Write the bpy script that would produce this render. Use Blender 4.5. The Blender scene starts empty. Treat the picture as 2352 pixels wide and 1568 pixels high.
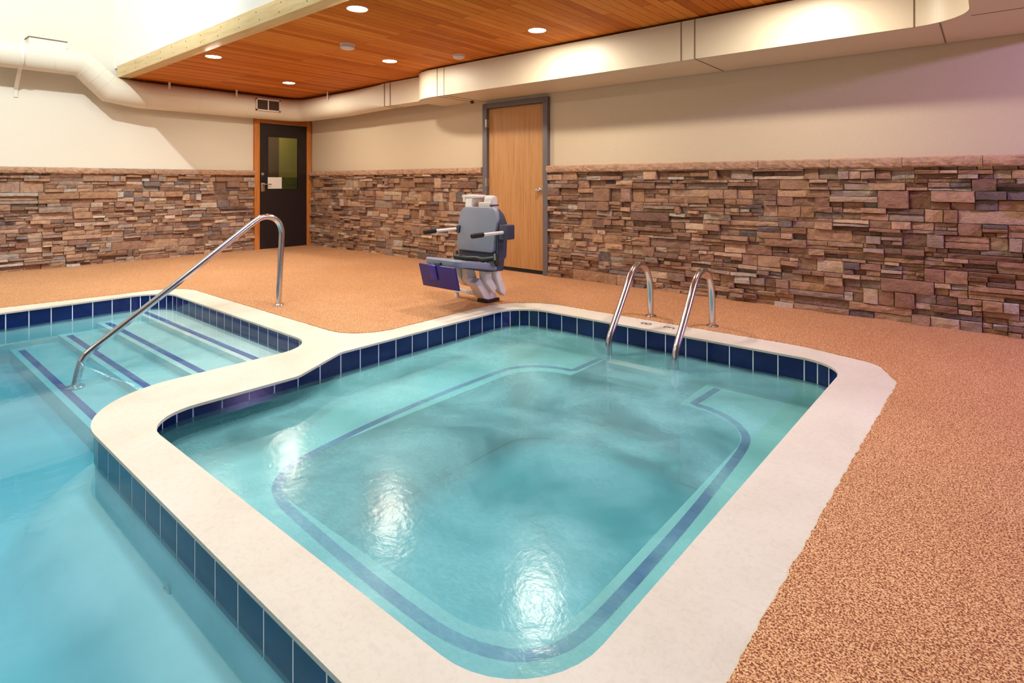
import bpy, bmesh, math, random
from mathutils import Vector, Matrix
from mathutils.geometry import tessellate_polygon
PI = math.pi
random.seed(7)
C = bpy.context.scene.collection

# ------------------------------------------------------------------ helpers
def lin(r, g, b):
    def f(c):
        c /= 255.0
        return c / 12.92 if c <= 0.04045 else ((c + 0.055) / 1.055) ** 2.4
    return (f(r), f(g), f(b), 1.0)

def link(name, bm, mat, parent=None, smooth=False):
    me = bpy.data.meshes.new(name)
    bmesh.ops.recalc_face_normals(bm, faces=bm.faces)
    bm.to_mesh(me); bm.free()
    if smooth:
        for p in me.polygons: p.use_smooth = True
        try: me.set_sharp_from_angle(angle=math.radians(40))
        except Exception: pass
    mats = mat if isinstance(mat, (list, tuple)) else [mat]
    for m in mats: me.materials.append(m)
    o = bpy.data.objects.new(name, me); C.objects.link(o)
    if parent is not None: o.parent = parent
    return o

def raw(name, verts, faces, mat, parent=None, smooth=False, recalc=True):
    bm = bmesh.new()
    vs = [bm.verts.new(v) for v in verts]
    for f in faces:
        try: bm.faces.new([vs[i] for i in f])
        except ValueError: pass
    return link(name, bm, mat, parent, smooth)

def tag(o, label=None, cat=None, group=None, kind=None):
    if label: o['label'] = label
    if cat: o['category'] = cat
    if group: o['group'] = group
    if kind: o['kind'] = kind
    return o

def empty(name, label=None, cat=None, group=None, loc=(0, 0, 0), rz=0.0, kind=None):
    o = bpy.data.objects.new(name, None); C.objects.link(o)
    o.empty_display_size = 0.1
    o.location = loc; o.rotation_euler = (0, 0, rz)
    return tag(o, label, cat, group, kind)

def add_box(bm, lo, hi, M=None, bev=0.0):
    r = bmesh.ops.create_cube(bm, size=1.0)
    vs = r['verts']
    c = [(a + b) / 2 for a, b in zip(lo, hi)]; s = [abs(b - a) for a, b in zip(lo, hi)]
    for v in vs:
        v.co = Vector((v.co.x * s[0] + c[0], v.co.y * s[1] + c[1], v.co.z * s[2] + c[2]))
    if bev > 0:
        es = list({e for v in vs for e in v.link_edges})
        r2 = bmesh.ops.bevel(bm, geom=es, offset=bev, segments=2, affect='EDGES', profile=0.6)
        vs = list({v for f in r2['faces'] for v in f.verts} | {v for v in vs if v.is_valid})
    if M is not None:
        for v in vs: v.co = M @ v.co
    return vs

def box(name, lo, hi, mat, parent=None, bev=0.0, M=None):
    bm = bmesh.new(); add_box(bm, lo, hi, M, bev)
    return link(name, bm, mat, parent, bev > 0)

def add_loft(bm, rings, cap=True):
    n = len(rings[0]); R = []
    for ring in rings: R.append([bm.verts.new(p) for p in ring])
    for a, b in zip(R[:-1], R[1:]):
        for i in range(n):
            j = (i + 1) % n
            bm.faces.new((a[i], a[j], b[j], b[i]))
    if cap:
        bm.faces.new(R[0][::-1]); bm.faces.new(R[-1])

def add_tube(bm, pts, r, n=16, cap=True, rr=None):
    pts = [Vector(p) for p in pts]
    t0 = (pts[1] - pts[0]).normalized()
    up = Vector((0, 0, 1)) if abs(t0.z) < 0.9 else Vector((1, 0, 0))
    nrm = t0.cross(up).normalized()
    rings = []
    for i, p in enumerate(pts):
        if i == 0: t = t0
        elif i == len(pts) - 1: t = (pts[i] - pts[i - 1]).normalized()
        else: t = ((pts[i] - pts[i - 1]).normalized() + (pts[i + 1] - pts[i]).normalized()).normalized()
        nrm = (nrm - t * nrm.dot(t)).normalized(); b = t.cross(nrm)
        q = rr[i] if rr else r
        rings.append([p + (nrm * math.cos(2 * PI * k / n) + b * math.sin(2 * PI * k / n)) * q for k in range(n)])
    add_loft(bm, rings, cap)

def bend(pts, radii, seg=8):
    """polyline with filleted corners (3-D)"""
    P = [Vector(p) for p in pts]; out = [P[0]]
    for i in range(1, len(P) - 1):
        r = radii[i - 1]
        a = (P[i - 1] - P[i]).normalized(); b = (P[i + 1] - P[i]).normalized()
        ang = a.angle(b); d = r / math.tan(ang / 2)
        c = P[i] + (a + b).normalized() * (r / math.sin(ang / 2))
        s = P[i] + a * d - c; e = P[i] + b * d - c
        tot = s.angle(e)
        for k in range(seg + 1):
            t = k / seg
            v = (s * math.sin((1 - t) * tot) + e * math.sin(t * tot)) / math.sin(tot)
            out.append(c + v)
    out.append(P[-1]); return out

def lathe(bm, prof, cx, cy, cz, n=32, M=None):
    rings = []
    for r, z in prof:
        ring = [Vector((cx + r * math.cos(2 * PI * k / n), cy + r * math.sin(2 * PI * k / n), cz + z)) for k in range(n)]
        if M is not None: ring = [M @ p for p in ring]
        rings.append(ring)
    add_loft(bm, rings, True)

# 2-D filleted loops ---------------------------------------------------------
def segs(corners, closed=True):
    """corners: (x, y, r). returns list of ('l', p, q) / ('a', centre, r, a0, da)"""
    n = len(corners); data = []
    for i in range(n):
        x, y, r = corners[i]; p = Vector((x, y))
        a = Vector(corners[i - 1][:2]) - p; b = Vector(corners[(i + 1) % n][:2]) - p
        if r <= 0: data.append((p, p, None)); continue
        a.normalize(); b.normalize(); ang = a.angle(b)
        d = r / math.tan(ang / 2); c = p + (a + b).normalized() * (r / math.sin(ang / 2))
        s = p + a * d; e = p + b * d
        a0 = math.atan2(s.y - c.y, s.x - c.x); a1 = math.atan2(e.y - c.y, e.x - c.x)
        da = (a1 - a0 + PI) % (2 * PI) - PI
        data.append((s, e, (c, r, a0, da)))
    out = []
    for i in range(n):
        s, e, arc = data[i]
        if arc: out.append(('a',) + arc)
        q = data[(i + 1) % n][0]
        out.append(('l', e, q))
    return out

def loop(corners, step=0.05):
    pts = []
    for s in segs(corners):
        if s[0] == 'a':
            _, c, r, a0, da = s
            n = max(3, int(abs(da) * r / step) + 2)
            for k in range(n + 1): pts.append(Vector((c.x + r * math.cos(a0 + da * k / n), c.y + r * math.sin(a0 + da * k / n))))
        else:
            n = max(1, int((s[2] - s[1]).length / 0.5))
            for k in range(1, n): pts.append(s[1].lerp(s[2], k / n))
            if not pts or (pts[-1] - s[2]).length > 1e-5: pts.append(s[2].copy())
    res = []
    for p in pts:
        if not res or (p - res[-1]).length > 1e-4: res.append(p)
    if (res[0] - res[-1]).length < 1e-4: res.pop()
    return res

def offset_loop(pts, d):
    """outset (d>0) of a closed loop, orientation independent"""
    n = len(pts); A = sum(pts[i].x * pts[(i + 1) % n].y - pts[(i + 1) % n].x * pts[i].y for i in range(n))
    sg = 1 if A > 0 else -1; out = []
    for i in range(n):
        t = (pts[(i + 1) % n] - pts[i - 1]).normalized()
        out.append(pts[i] + Vector((t.y, -t.x)) * d * sg)
    return out

def slab(name, outer, holes, z0, z1, mat, parent=None, walls=True, bottom=False, wallmask=None):
    loops = [outer] + holes
    flat = [p for l in loops for p in l]
    tris = tessellate_polygon([[Vector((p.x, p.y, 0)) for p in l] for l in loops])
    bm = bmesh.new()
    top = [bm.verts.new((p.x, p.y, z1)) for p in flat]
    for t in tris:
        try: bm.faces.new([top[i] for i in t])
        except ValueError: pass
    if walls or bottom:
        bot = [bm.verts.new((p.x, p.y, z0)) for p in flat]
        if bottom:
            for t in tris:
                try: bm.faces.new([bot[i] for i in t][::-1])
                except ValueError: pass
        k = 0
        for l in loops:
            n = len(l)
            for i in range(n):
                j = (i + 1) % n
                bm.faces.new((top[k + i], top[k + j], bot[k + j], bot[k + i]))
            k += n
    return link(name, bm, mat, parent)

# ------------------------------------------------------------------ materials
class NT:
    def __init__(s, name):
        s.m = bpy.data.materials.new(name); s.m.use_nodes = True
        s.t = s.m.node_tree; s.t.nodes.clear()
        s.out = s.n('ShaderNodeOutputMaterial')
    def n(s, ty, **kw):
        nd = s.t.nodes.new(ty)
        for k, v in kw.items():
            if k in ('inp',):
                for a, b in v.items():
                    nd.inputs[a].default_value = b
            else: setattr(nd, k, v)
        return nd
    def l(s, a, ao, b, bi): s.t.links.new(a.outputs[ao], b.inputs[bi])
    def ramp(s, stops, interp='LINEAR'):
        r = s.n('ShaderNodeValToRGB'); e = r.color_ramp.elements; r.color_ramp.interpolation = interp
        while len(e) > 1: e.remove(e[-1])
        e[0].position = stops[0][0]; e[0].color = stops[0][1]
        for p, c in stops[1:]:
            q = e.new(p); q.color = c
        return r
    def coords(s, scale=(1, 1, 1), rot=(0, 0, 0)):
        g = s.n('ShaderNodeNewGeometry'); mp = s.n('ShaderNodeMapping')
        mp.inputs['Scale'].default_value = scale; mp.inputs['Rotation'].default_value = rot
        s.l(g, 'Position', mp, 'Vector'); return mp
    def noise(s, scale, vec=None, detail=4, rough=0.55, dist=0.0):
        nz = s.n('ShaderNodeTexNoise'); nz.inputs['Scale'].default_value = scale
        nz.inputs['Detail'].default_value = detail; nz.inputs['Roughness'].default_value = rough
        nz.inputs['Distortion'].default_value = dist
        if vec is not None: s.l(vec, 'Vector', nz, 'Vector')
        return nz
    def bsdf(s, col=(.8, .8, .8, 1), rough=.5, metal=0.0, spec=0.5):
        b = s.n('ShaderNodeBsdfPrincipled')
        b.inputs['Base Color'].default_value = col; b.inputs['Roughness'].default_value = rough
        b.inputs['Metallic'].default_value = metal
        b.inputs['Specular IOR Level'].default_value = spec
        s.l(b, 'BSDF', s.out, 'Surface'); return b
    def bump(s, src, so, strength, dist, b, bi='Normal'):
        bp = s.n('ShaderNodeBump'); bp.inputs['Strength'].default_value = strength; bp.inputs['Distance'].default_value = dist
        s.l(src, so, bp, 'Height'); s.l(bp, 'Normal', b, bi); return bp

def simple(name, col, rough=.5, metal=0.0, bump=None, vary=0.06, spec=0.5):
    t = NT(name); b = t.bsdf(col, rough, metal, spec); v = t.coords()
    nz = t.noise(bump[0] if bump else 6, v)
    d = tuple(c * (1 - vary) for c in col[:3]) + (1,); u = tuple(min(1, c * (1 + vary)) for c in col[:3]) + (1,)
    r = t.ramp([(.3, d), (.7, u)]); t.l(nz, 'Fac', r, 'Fac'); t.l(r, 'Color', b, 'Base Color')
    if bump: t.bump(nz, 'Fac', bump[1], bump[2], b)
    return t.m

M = {}
M['wall'] = simple('cream_wall_paint', lin(210, 194, 168), .75, bump=(60, .15, .002), vary=.02, spec=.25)
M['dim_wall'] = simple('bounce_cutting_brown', lin(120, 98, 84), .8)  # unseen end wall coloured dark to cut bounce onto the back wall
M['lit_wall'] = simple('lit_cream_wall_paint', lin(226, 219, 202), .75, bump=(60, .12, .002), vary=.02, spec=.25)  # same cream lightened: high-bay light on the left wall put into the colour
M['round_duct'] = simple('lit_cream_duct_paint', lin(226, 218, 198), .45, bump=(3, .05, .003), vary=.015, spec=.4)  # duct cream made paler to carry the high-bay light falling on it
M['tall_wall'] = simple('white_wall_paint', lin(248, 246, 240), .8, bump=(60, .1, .002), vary=.02, spec=.2)
M['duct'] = simple('cream_duct_paint', lin(218, 206, 182), .42, bump=(3, .05, .003), vary=.015, spec=.45)
M['white_duct'] = simple('pale_duct_paint', lin(228, 224, 208), .45, bump=(3, .05, .003), vary=.015, spec=.4)
M['seam'] = simple('duct_seam', lin(125, 105, 85), .5, .3)
M['plaster'] = simple('pool_plaster', lin(226, 236, 232), .7, bump=(5, .05, .002), vary=.05, spec=.2)
M['grout'] = simple('white_grout', lin(238, 242, 248), .7, vary=.02)
M['black'] = simple('dark_gap', lin(22, 16, 14), .8)  # near-black stands in for the shade in the door gaps
M['black_rubber'] = simple('black_rubber', lin(18, 18, 20), .45)
M['white_paint'] = simple('white_powder_coat', lin(228, 222, 218), .35)
M['white_plastic'] = simple('white_plastic', lin(225, 220, 214), .4)
M['grey_plastic'] = simple('grey_seat_plastic', lin(136, 142, 160), .42, vary=.03)
M['dark_grey'] = simple('dark_grey_plastic', lin(62, 66, 84), .45, vary=.04)
M['navy'] = simple('navy_vinyl', lin(36, 34, 118), .4, vary=.04)
M['bright_blue'] = simple('blue_vinyl', lin(28, 40, 150), .35, vary=.04)
M['paper'] = simple('paper', lin(232, 226, 220), .8, vary=.01)
M['door_dark'] = simple('dark_brown_door', lin(32, 22, 22), .42, bump=(20, .04, .001))
M['frame_grey'] = simple('grey_door_frame', lin(104, 98, 102), .45, vary=.03)
M['brass'] = simple('satin_nickel', lin(190, 180, 165), .28, .9)
M['bronze'] = simple('weathered_hinge', lin(80, 55, 40), .5, .5)
M['detector'] = simple('detector_plastic', lin(226, 214, 208), .5, vary=.02)
M['grille_dark'] = simple('grille_dark', lin(92, 70, 58), .6)
M['mark'] = simple('faded_black_paint', lin(52, 48, 50), .7, vary=.2)
M['green_room'] = simple('green_wall_beyond', lin(150, 132, 50), .8)
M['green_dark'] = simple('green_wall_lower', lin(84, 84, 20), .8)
M['brown_room'] = simple('brown_wall_beyond', lin(80, 54, 28), .8)

def steel(name, col, rough):
    t = NT(name); b = t.bsdf(col, rough, 1.0); v = t.coords((1, 1, 1)); nz = t.noise(140, v, 2)
    r = t.ramp([(.3, (rough * .8,) * 3 + (1,)), (.7, (rough * 1.25,) * 3 + (1,))]); t.l(nz, 'Fac', r, 'Fac'); t.l(r, 'Color', b, 'Roughness')
    return t.m
M['steel'] = steel('polished_stainless_steel', lin(205, 205, 210), .17)

# blue glazed tile
def blue_tile():
    t = NT('navy_glazed_tile'); b = t.bsdf(lin(14, 28, 92), .12); v = t.coords(); nz = t.noise(9, v, 3)
    r = t.ramp([(.3, lin(9, 22, 78)), (.7, lin(17, 34, 102))]); t.l(nz, 'Fac', r, 'Fac'); t.l(r, 'Color', b, 'Base Color')
    n2 = t.noise(25, v, 2); t.bump(n2, 'Fac', .06, .004, b); return t.m
M['tile'] = blue_tile()

def mosaic():
    t = NT('cobalt_mosaic'); b = t.bsdf(lin(40, 60, 170), .3); v = t.coords(); w = t.n('ShaderNodeTexVoronoi')
    w.inputs['Scale'].default_value = 38; t.l(v, 'Vector', w, 'Vector')
    r = t.ramp([(0, lin(24, 40, 148)), (1, lin(58, 70, 180))]); t.l(w, 'Color', r, 'Fac'); t.l(r, 'Color', b, 'Base Color'); return t.m
M['mosaic'] = mosaic()

# coping: trowelled cream deck coating
def coping():
    t = NT('cream_coping'); b = t.bsdf(rough=.62, spec=.35); v = t.coords()
    a = t.noise(1.6, v, 5, .6); f = t.noise(55, v, 5, .6, .6)
    r = t.ramp([(.32, lin(208, 198, 182)), (.5, lin(218, 209, 194)), (.7, lin(224, 216, 204))]); t.l(a, 'Fac', r, 'Fac')
    s = t.ramp([(.38, (.86, .84, .81, 1)), (.5, (1, 1, 1, 1))]); t.l(f, 'Fac', s, 'Fac')
    mx = t.n('ShaderNodeMix', data_type='RGBA', blend_type='MULTIPLY'); mx.inputs[0].default_value = .35
    t.l(r, 'Color', mx, 6); t.l(s, 'Color', mx, 7); t.l(mx, 2, b, 'Base Color')
    vo = t.n('ShaderNodeTexVoronoi'); vo.feature = 'SMOOTH_F1'; vo.inputs['Scale'].default_value = 22
    f2 = t.noise(30, v, 4, .6, 1.2); t.l(f2, 'Fac', vo, 'Vector')
    bp = t.bump(f2, 'Fac', .35, .004, b); return t.m
M['coping'] = coping()

# deck: speckled terracotta coating
def deck():
    t = NT('speckled_terracotta_deck'); b = t.bsdf(rough=.7, spec=.3); v = t.coords()
    n1 = t.noise(205, v, 2, .6, .4)
    r = t.ramp([(.41, lin(122, 66, 42)), (.48, lin(186, 120, 76)), (.545, lin(226, 174, 122)), (.64, lin(236, 194, 148))])
    t.l(n1, 'Fac', r, 'Fac')
    n2 = t.noise(1.1, v, 4, .6)
    r2 = t.ramp([(.35, (.90, .86, .82, 1)), (.65, (1.0, 1.0, 1.0, 1))]); t.l(n2, 'Fac', r2, 'Fac')
    mx = t.n('ShaderNodeMix', data_type='RGBA', blend_type='MULTIPLY'); mx.inputs[0].default_value = .8
    t.l(r, 'Color', mx, 6); t.l(r2, 'Color', mx, 7); t.l(mx, 2, b, 'Base Color')
    t.bump(n1, 'Fac', .5, .004, b); return t.m
M['deck'] = deck()

# stones: per-stone colour attribute varied with noise
def stone(name, capmode=False):
    t = NT(name); b = t.bsdf(rough=.78, spec=.25); v = t.coords((1, 1, 1))
    at = t.n('ShaderNodeAttribute'); at.attribute_name = 'stone_colour'
    a = t.noise(16, v, 6, .65, .5); f = t.noise(60, v, 4, .6)
    r = t.ramp([(.28, (.62, .58, .56, 1)), (.5, (1, 1, 1, 1)), (.75, (1.25, 1.2, 1.12, 1))]); t.l(a, 'Fac', r, 'Fac')
    mx = t.n('ShaderNodeMix', data_type='RGBA', blend_type='MULTIPLY'); mx.inputs[0].default_value = .75
    t.l(at, 'Color', mx, 6); t.l(r, 'Color', mx, 7); t.l(mx, 2, b, 'Base Color')
    ad = t.n('ShaderNodeMath', operation='MULTIPLY_ADD'); ad.inputs[1].default_value = .35
    t.l(f, 'Fac', ad, 0); t.l(a, 'Fac', ad, 2)
    t.bump(ad, 'Value', 1.0, .03, b); return t.m
M['stone'] = stone('ledgestone')

# wood ceiling planks running along y
def planks():
    t = NT('cedar_tongue_and_groove'); b = t.bsdf(rough=.68, spec=.22)
    v = t.coords((1, 1, 1), (0, 0, PI / 2))
    br = t.n('ShaderNodeTexBrick'); br.offset = .37; br.offset_frequency = 2
    br.inputs['Scale'].default_value = 1; br.inputs['Brick Width'].default_value = 1.9; br.inputs['Row Height'].default_value = .088
    br.inputs['Mortar Size'].default_value = .0022; br.inputs['Mortar Smooth'].default_value = .3; br.inputs['Bias'].default_value = 0
    br.inputs['Color1'].default_value = (0, 0, 0, 1); br.inputs['Color2'].default_value = (1, 1, 1, 1); br.inputs['Mortar'].default_value = (.5, .5, .5, 1)
    t.l(v, 'Vector', br, 'Vector')
    g = t.coords((22, 1.3, 1)); gn = t.noise(3.2, g, 5, .6, .8)
    ad = t.n('ShaderNodeMath', operation='MULTIPLY_ADD'); ad.inputs[1].default_value = .42
    t.l(br, 'Color', ad, 0)
    m2 = t.n('ShaderNodeMath', operation='MULTIPLY'); m2.inputs[1].default_value = .62; t.l(gn, 'Fac', m2, 0); t.l(m2, 0, ad, 2)
    r = t.ramp([(.12, lin(136, 66, 16)), (.34, lin(188, 100, 24)), (.55, lin(208, 120, 36)), (.8, lin(226, 146, 60))])
    t.l(ad, 0, r, 'Fac')
    mx = t.n('ShaderNodeMix', data_type='RGBA'); mx.inputs[7].default_value = lin(70, 32, 10)
    t.l(br, 'Fac', mx, 0); t.l(r, 'Color', mx, 6); t.l(mx, 2, b, 'Base Color')
    inv = t.n('ShaderNodeMath', operation='SUBTRACT'); inv.inputs[0].default_value = 1; t.l(br, 'Fac', inv, 1)
    t.bump(inv, 0, .6, .004, b); return t.m
M['planks'] = planks()

def wood(name, stops, scale=(30, 30, 1.2), rough=.45, ns=2.2):
    t = NT(name); b = t.bsdf(rough=rough, spec=.35); v = t.coords(scale); n = t.noise(ns, v, 6, .65, .6)
    r = t.ramp(stops); t.l(n, 'Fac', r, 'Fac')
    t.l(r, 'Color', b, 'Base Color'); t.bump(n, 'Fac', .08, .002, b); return t.m
M['pine_v'] = wood('pine_casing', [(.3, lin(168, 96, 34)), (.5, lin(200, 124, 56)), (.7, lin(214, 142, 74))])
M['pine_h'] = wood('pine_head_casing', [(.3, lin(150, 84, 32)), (.5, lin(180, 108, 46)), (.7, lin(200, 126, 62))], (30, 1.2, 30))
M['beam'] = wood('pale_pine_beam', [(.25, lin(206, 170, 110)), (.5, lin(226, 196, 140)), (.75, lin(234, 208, 158))], (1.1, 14, 14))
M['oak'] = wood('oak_veneer', [(.28, lin(162, 114, 68)), (.45, lin(184, 134, 84)), (.6, lin(196, 148, 98)), (.78, lin(174, 124, 76))], (34, 34, .9))

def water(name, dens, col, surf_col, milk, bumps, rough, foam=0.0):
    t = NT(name); v = t.coords((1, 1, 1))
    tr = t.n('ShaderNodeBsdfTransparent'); gl = t.n('ShaderNodeBsdfGlossy'); gl.inputs['Roughness'].default_value = rough
    fr = t.n('ShaderNodeFresnel'); fr.inputs['IOR'].default_value = 1.33
    a = t.noise(bumps[0], v, 5, .6, .8); b2 = t.noise(bumps[1], v, 3, .6, .4)
    s = t.n('ShaderNodeMath', operation='MULTIPLY_ADD'); s.inputs[1].default_value = bumps[2]; t.l(b2, 'Fac', s, 0); t.l(a, 'Fac', s, 2)
    bp = t.n('ShaderNodeBump'); bp.inputs['Strength'].default_value = bumps[3]; bp.inputs['Distance'].default_value = bumps[4]
    t.l(s, 0, bp, 'Height'); t.l(bp, 'Normal', gl, 'Normal'); t.l(bp, 'Normal', fr, 'Normal')
    df = t.n('ShaderNodeBsdfDiffuse'); df.inputs['Color'].default_value = surf_col
    # drifting milkiness of aerated water
    c1 = t.noise(1.9, v, 6, .52, .5); c2 = t.noise(34, t.coords((1, 2.6, 1), (0, 0, -.7)), 4, .7, .8)
    m = t.ramp([(.34, (milk[0],) * 3 + (1,)), (.68, (milk[1],) * 3 + (1,))]); t.l(c1, 'Fac', m, 'Fac')
    m2 = t.ramp([(.32, (0, 0, 0, 1)), (.88, (foam,) * 3 + (1,))]); t.l(c2, 'Fac', m2, 'Fac')
    c3 = t.ramp([(.36, (.0, .0, .0, 1)), (.68, (1, 1, 1, 1))]); t.l(c1, 'Fac', c3, 'Fac')
    mm = t.n('ShaderNodeMath', operation='MULTIPLY'); t.l(m2, 'Color', mm, 0); t.l(c3, 'Color', mm, 1)
    ad = t.n('ShaderNodeMath', operation='ADD', use_clamp=True); t.l(m, 'Color', ad, 0); t.l(mm, 0, ad, 1)
    x1 = t.n('ShaderNodeMixShader'); t.l(ad, 0, x1, 'Fac'); t.l(tr, 0, x1, 1); t.l(df, 0, x1, 2)
    x2 = t.n('ShaderNodeMixShader'); t.l(fr, 0, x2, 'Fac'); t.l(x1, 0, x2, 1); t.l(gl, 0, x2, 2)
    t.l(x2, 0, t.out, 'Surface')
    va = t.n('ShaderNodeVolumeAbsorption'); va.inputs['Color'].default_value = col; va.inputs['Density'].default_value = dens
    t.l(va, 0, t.out, 'Volume'); return t.m
M['pool_water'] = water('pool_water', 2.3, (.08, .77, .88, 1), lin(150, 208, 228), (.06, .26), (1.6, 9, .25, .10, .02), .03)
M['spa_water'] = water('spa_water', 2.5, (.08, .82, .87, 1), lin(146, 216, 224), (.20, .52), (9, 30, .6, .06, .02), .18, .22)

def emis(name, col, st):
    t = NT(name); e = t.n('ShaderNodeEmission'); e.inputs['Color'].default_value = col; e.inputs['Strength'].default_value = st
    t.l(e, 0, t.out, 'Surface'); return t.m
M['lamp'] = emis('lamp_lens', (1, .90, .74, 1), 370)
def glass():
    t = NT('door_glass'); tr = t.n('ShaderNodeBsdfTransparent'); tr.inputs[0].default_value = (.86, .88, .84, 1)
    gl = t.n('ShaderNodeBsdfGlossy'); gl.inputs['Roughness'].default_value = .03
    fr = t.n('ShaderNodeFresnel'); fr.inputs[0].default_value = 1.5; mx = t.n('ShaderNodeMixShader')
    t.l(fr, 0, mx, 0); t.l(tr, 0, mx, 1); t.l(gl, 0, mx, 2); t.l(mx, 0, t.out, 'Surface'); return t.m
M['glass'] = glass()

# ------------------------------------------------------------------ geometry constants
CEIL = 2.50; TALL = 6.2; XR = 13.0; YB = -12.0; WY = 0.04
FY = -2.90                       # front of the low wood ceiling
PW, SW = -0.14, -0.15            # water levels

# ------------------------------------------------------------------ plan outlines
outer = loop([(2.56, -10.8, 0), (2.56, -4.6, 0), (2.66, -3.6, 0), (2.66, -3.0, .36), (5.77, -3.0, .33), (5.77, -1.19, .50),
              (8.20, -1.19, .3), (8.66, -1.31, .16), (8.79, -1.62, .2), (8.76, -2.7, .5), (8.73, -4.1, 0), (8.73, -10.8, 0)])
pool_c = loop([(2.83, -10.5, 0), (2.83, -3.22, .30), (5.70, -3.25, .27), (5.70, -4.615, .50), (8.45, -4.625, .3), (8.45, -10.5, 0)])
spa_c = loop([(5.975, -1.445, .32), (8.52, -1.455, .25), (8.465, -4.435, .27), (6.175, -4.435, .24), (6.185, -3.66, .12), (5.975, -3.25, .12)])
spa_w_c = [(5.95, -1.42, .32), (8.535, -1.43, .25), (8.50, -4.46, .30), (5.94, -4.44, .32)]
pool_w_c = [(2.82, -10.5, 0), (2.82, -3.21, .30), (5.71, -3.24, .27), (5.71, -4.605, .50), (8.46, -4.615, .3), (8.46, -10.5, 0)]

# jittered edge of the deck coating
def jitter(pts, amp, step):
    out = []; n = len(pts)
    for i in range(n):
        a, b = pts[i], pts[(i + 1) % n]; L = (b - a).length; k = max(1, int(L / step))
        t = (b - a).normalized(); nn = Vector((t.y, -t.x))
        for j in range(k): out.append(a.lerp(b, j / k) + nn * random.uniform(-amp, amp))
    return out
room_loop = [Vector(p) for p in ((-.1, YB), (XR, YB), (XR, .1), (-.1, .1))]
fl = slab('floor', room_loop, [jitter(outer, .0035, .02)], -.05, .004, M['deck'])
tag(fl, 'speckled terracotta pool deck coating', 'floor', kind='structure')

cop = slab('pool_coping', offset_loop(outer, .03), [pool_c, spa_c], -.014, 0.0, M['coping'])
tag(cop, 'wide cream coping around the pool and the hot tub', 'coping')

# ------------------------------------------------------------------ tile bands
def tile_band(name, corners, ztop, zbot, parent, inward, w=.152, wa=.085, skip=None):
    """single course of square tiles on grout; inward = sign of left normal pointing to the water"""
    bm = bmesh.new(); g = bmesh.new()
    gap, th = .0036, .0008
    def quad(p, q):
        t = (q - p).normalized(); nn = Vector((-t.y, t.x)) * inward
        gb = [g.verts.new((c.x, c.y, z)) for c, z in ((p, zbot), (q, zbot), (q, ztop), (p, ztop))]
        g.faces.new(gb)
        a = p + t * gap; b = q - t * gap
        e = .0005
        r1 = [Vector((c.x, c.y, z)) for c, z in ((a, zbot), (b, zbot), (b, ztop), (a, ztop))]
        a2 = a + nn * th + t * e; b2 = b + nn * th - t * e
        r2 = [Vector((c.x, c.y, z)) for c, z in ((a2, zbot), (b2, zbot), (b2, ztop), (a2, ztop))]
        v1 = [bm.verts.new(v) for v in r1]; v2 = [bm.verts.new(v) for v in r2]
        bm.faces.new(v2)
        for i in range(4):
            j = (i + 1) % 4; bm.faces.new((v1[i], v1[j], v2[j], v2[i]))
    for s in segs(corners):
        if s[0] == 'l':
            L = (s[2] - s[1]).length
            if L < .01: continue
            n = max(1, round(L / w))
            for k in range(n): quad(s[1].lerp(s[2], k / n), s[1].lerp(s[2], (k + 1) / n))
        else:
            _, c, r, a0, da = s; n = max(1, round(abs(da) * r / wa))
            P = [Vector((c.x + r * math.cos(a0 + da * k / n), c.y + r * math.sin(a0 + da * k / n))) for k in range(n + 1)]
            for k in range(n): quad(P[k], P[k + 1])
    g_o = link('grout', g, M['grout'], None)
    o = link(name, bm, M['tile'], parent); g_o.parent = o
    return o

# ------------------------------------------------------------------ swimming pool
pool = empty('swimming_pool', 'turquoise swimming pool with blue striped entry steps left of the hot tub', 'swimming pool')
def basin(name, lp, ztop, zfloor, mat, parent):
    bm = bmesh.new(); n = len(lp)
    A = [bm.verts.new((p.x, p.y, ztop)) for p in lp]; B = [bm.verts.new((p.x, p.y, zfloor)) for p in lp]
    for i in range(n):
        j = (i + 1) % n; bm.faces.new((A[i], A[j], B[j], B[i]))
    for t in tessellate_polygon([[Vector((p.x, p.y, 0)) for p in lp]]):
        try: bm.faces.new([B[i] for i in t])
        except ValueError: pass
    return link(name, bm, mat, parent)
pool_w = loop(pool_w_c)
basin('basin', offset_loop(pool_w, .004), -.02, -.62, M['plaster'], pool)
def sm(x): x = min(max(x, 0), 1); return x * x * (3 - 2 * x)
wall_near = [p for p in offset_loop(pool_w, 0) if 5.6 < p.x < 8.47 and -4.95 < p.y < -3.9]
bm = bmesh.new(); gx_, gy_ = 96, 60; gv = []
for iy in range(gy_ + 1):
    row = []
    for ix in range(gx_ + 1):
        x = 2.7 + 5.85 * ix / gx_; y = -4.0 - 3.0 * (iy / gy_) ** 1.6
        dd = min((Vector((x, y)) - q).length for q in wall_near)
        if x > 6.2: dd = min(dd, max(0, -4.615 - y))
        base = -.44 - .14 * sm((-4.6 - y) / 1.2)
        lg = -.30 - .30 * sm((dd - .07) / .42)
        row.append(bm.verts.new((x, y, max(base, lg))))
    gv.append(row)
for a, b in zip(gv[:-1], gv[1:]):
    for k in range(gx_):
        if a[k + 1].co.x > 5.88 and a[k].co.y > -4.47: continue
        bm.faces.new((a[k], a[k + 1], b[k + 1], b[k]))
link('floor_slope', bm, M['plaster'], pool, True)
tile_band('tile_band', pool_w_c, -.004, -.158, pool, -1)
ys = [-3.49, -3.79, -4.075, -4.40]; zs = [-.158, -.206, -.262, -.322]
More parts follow.
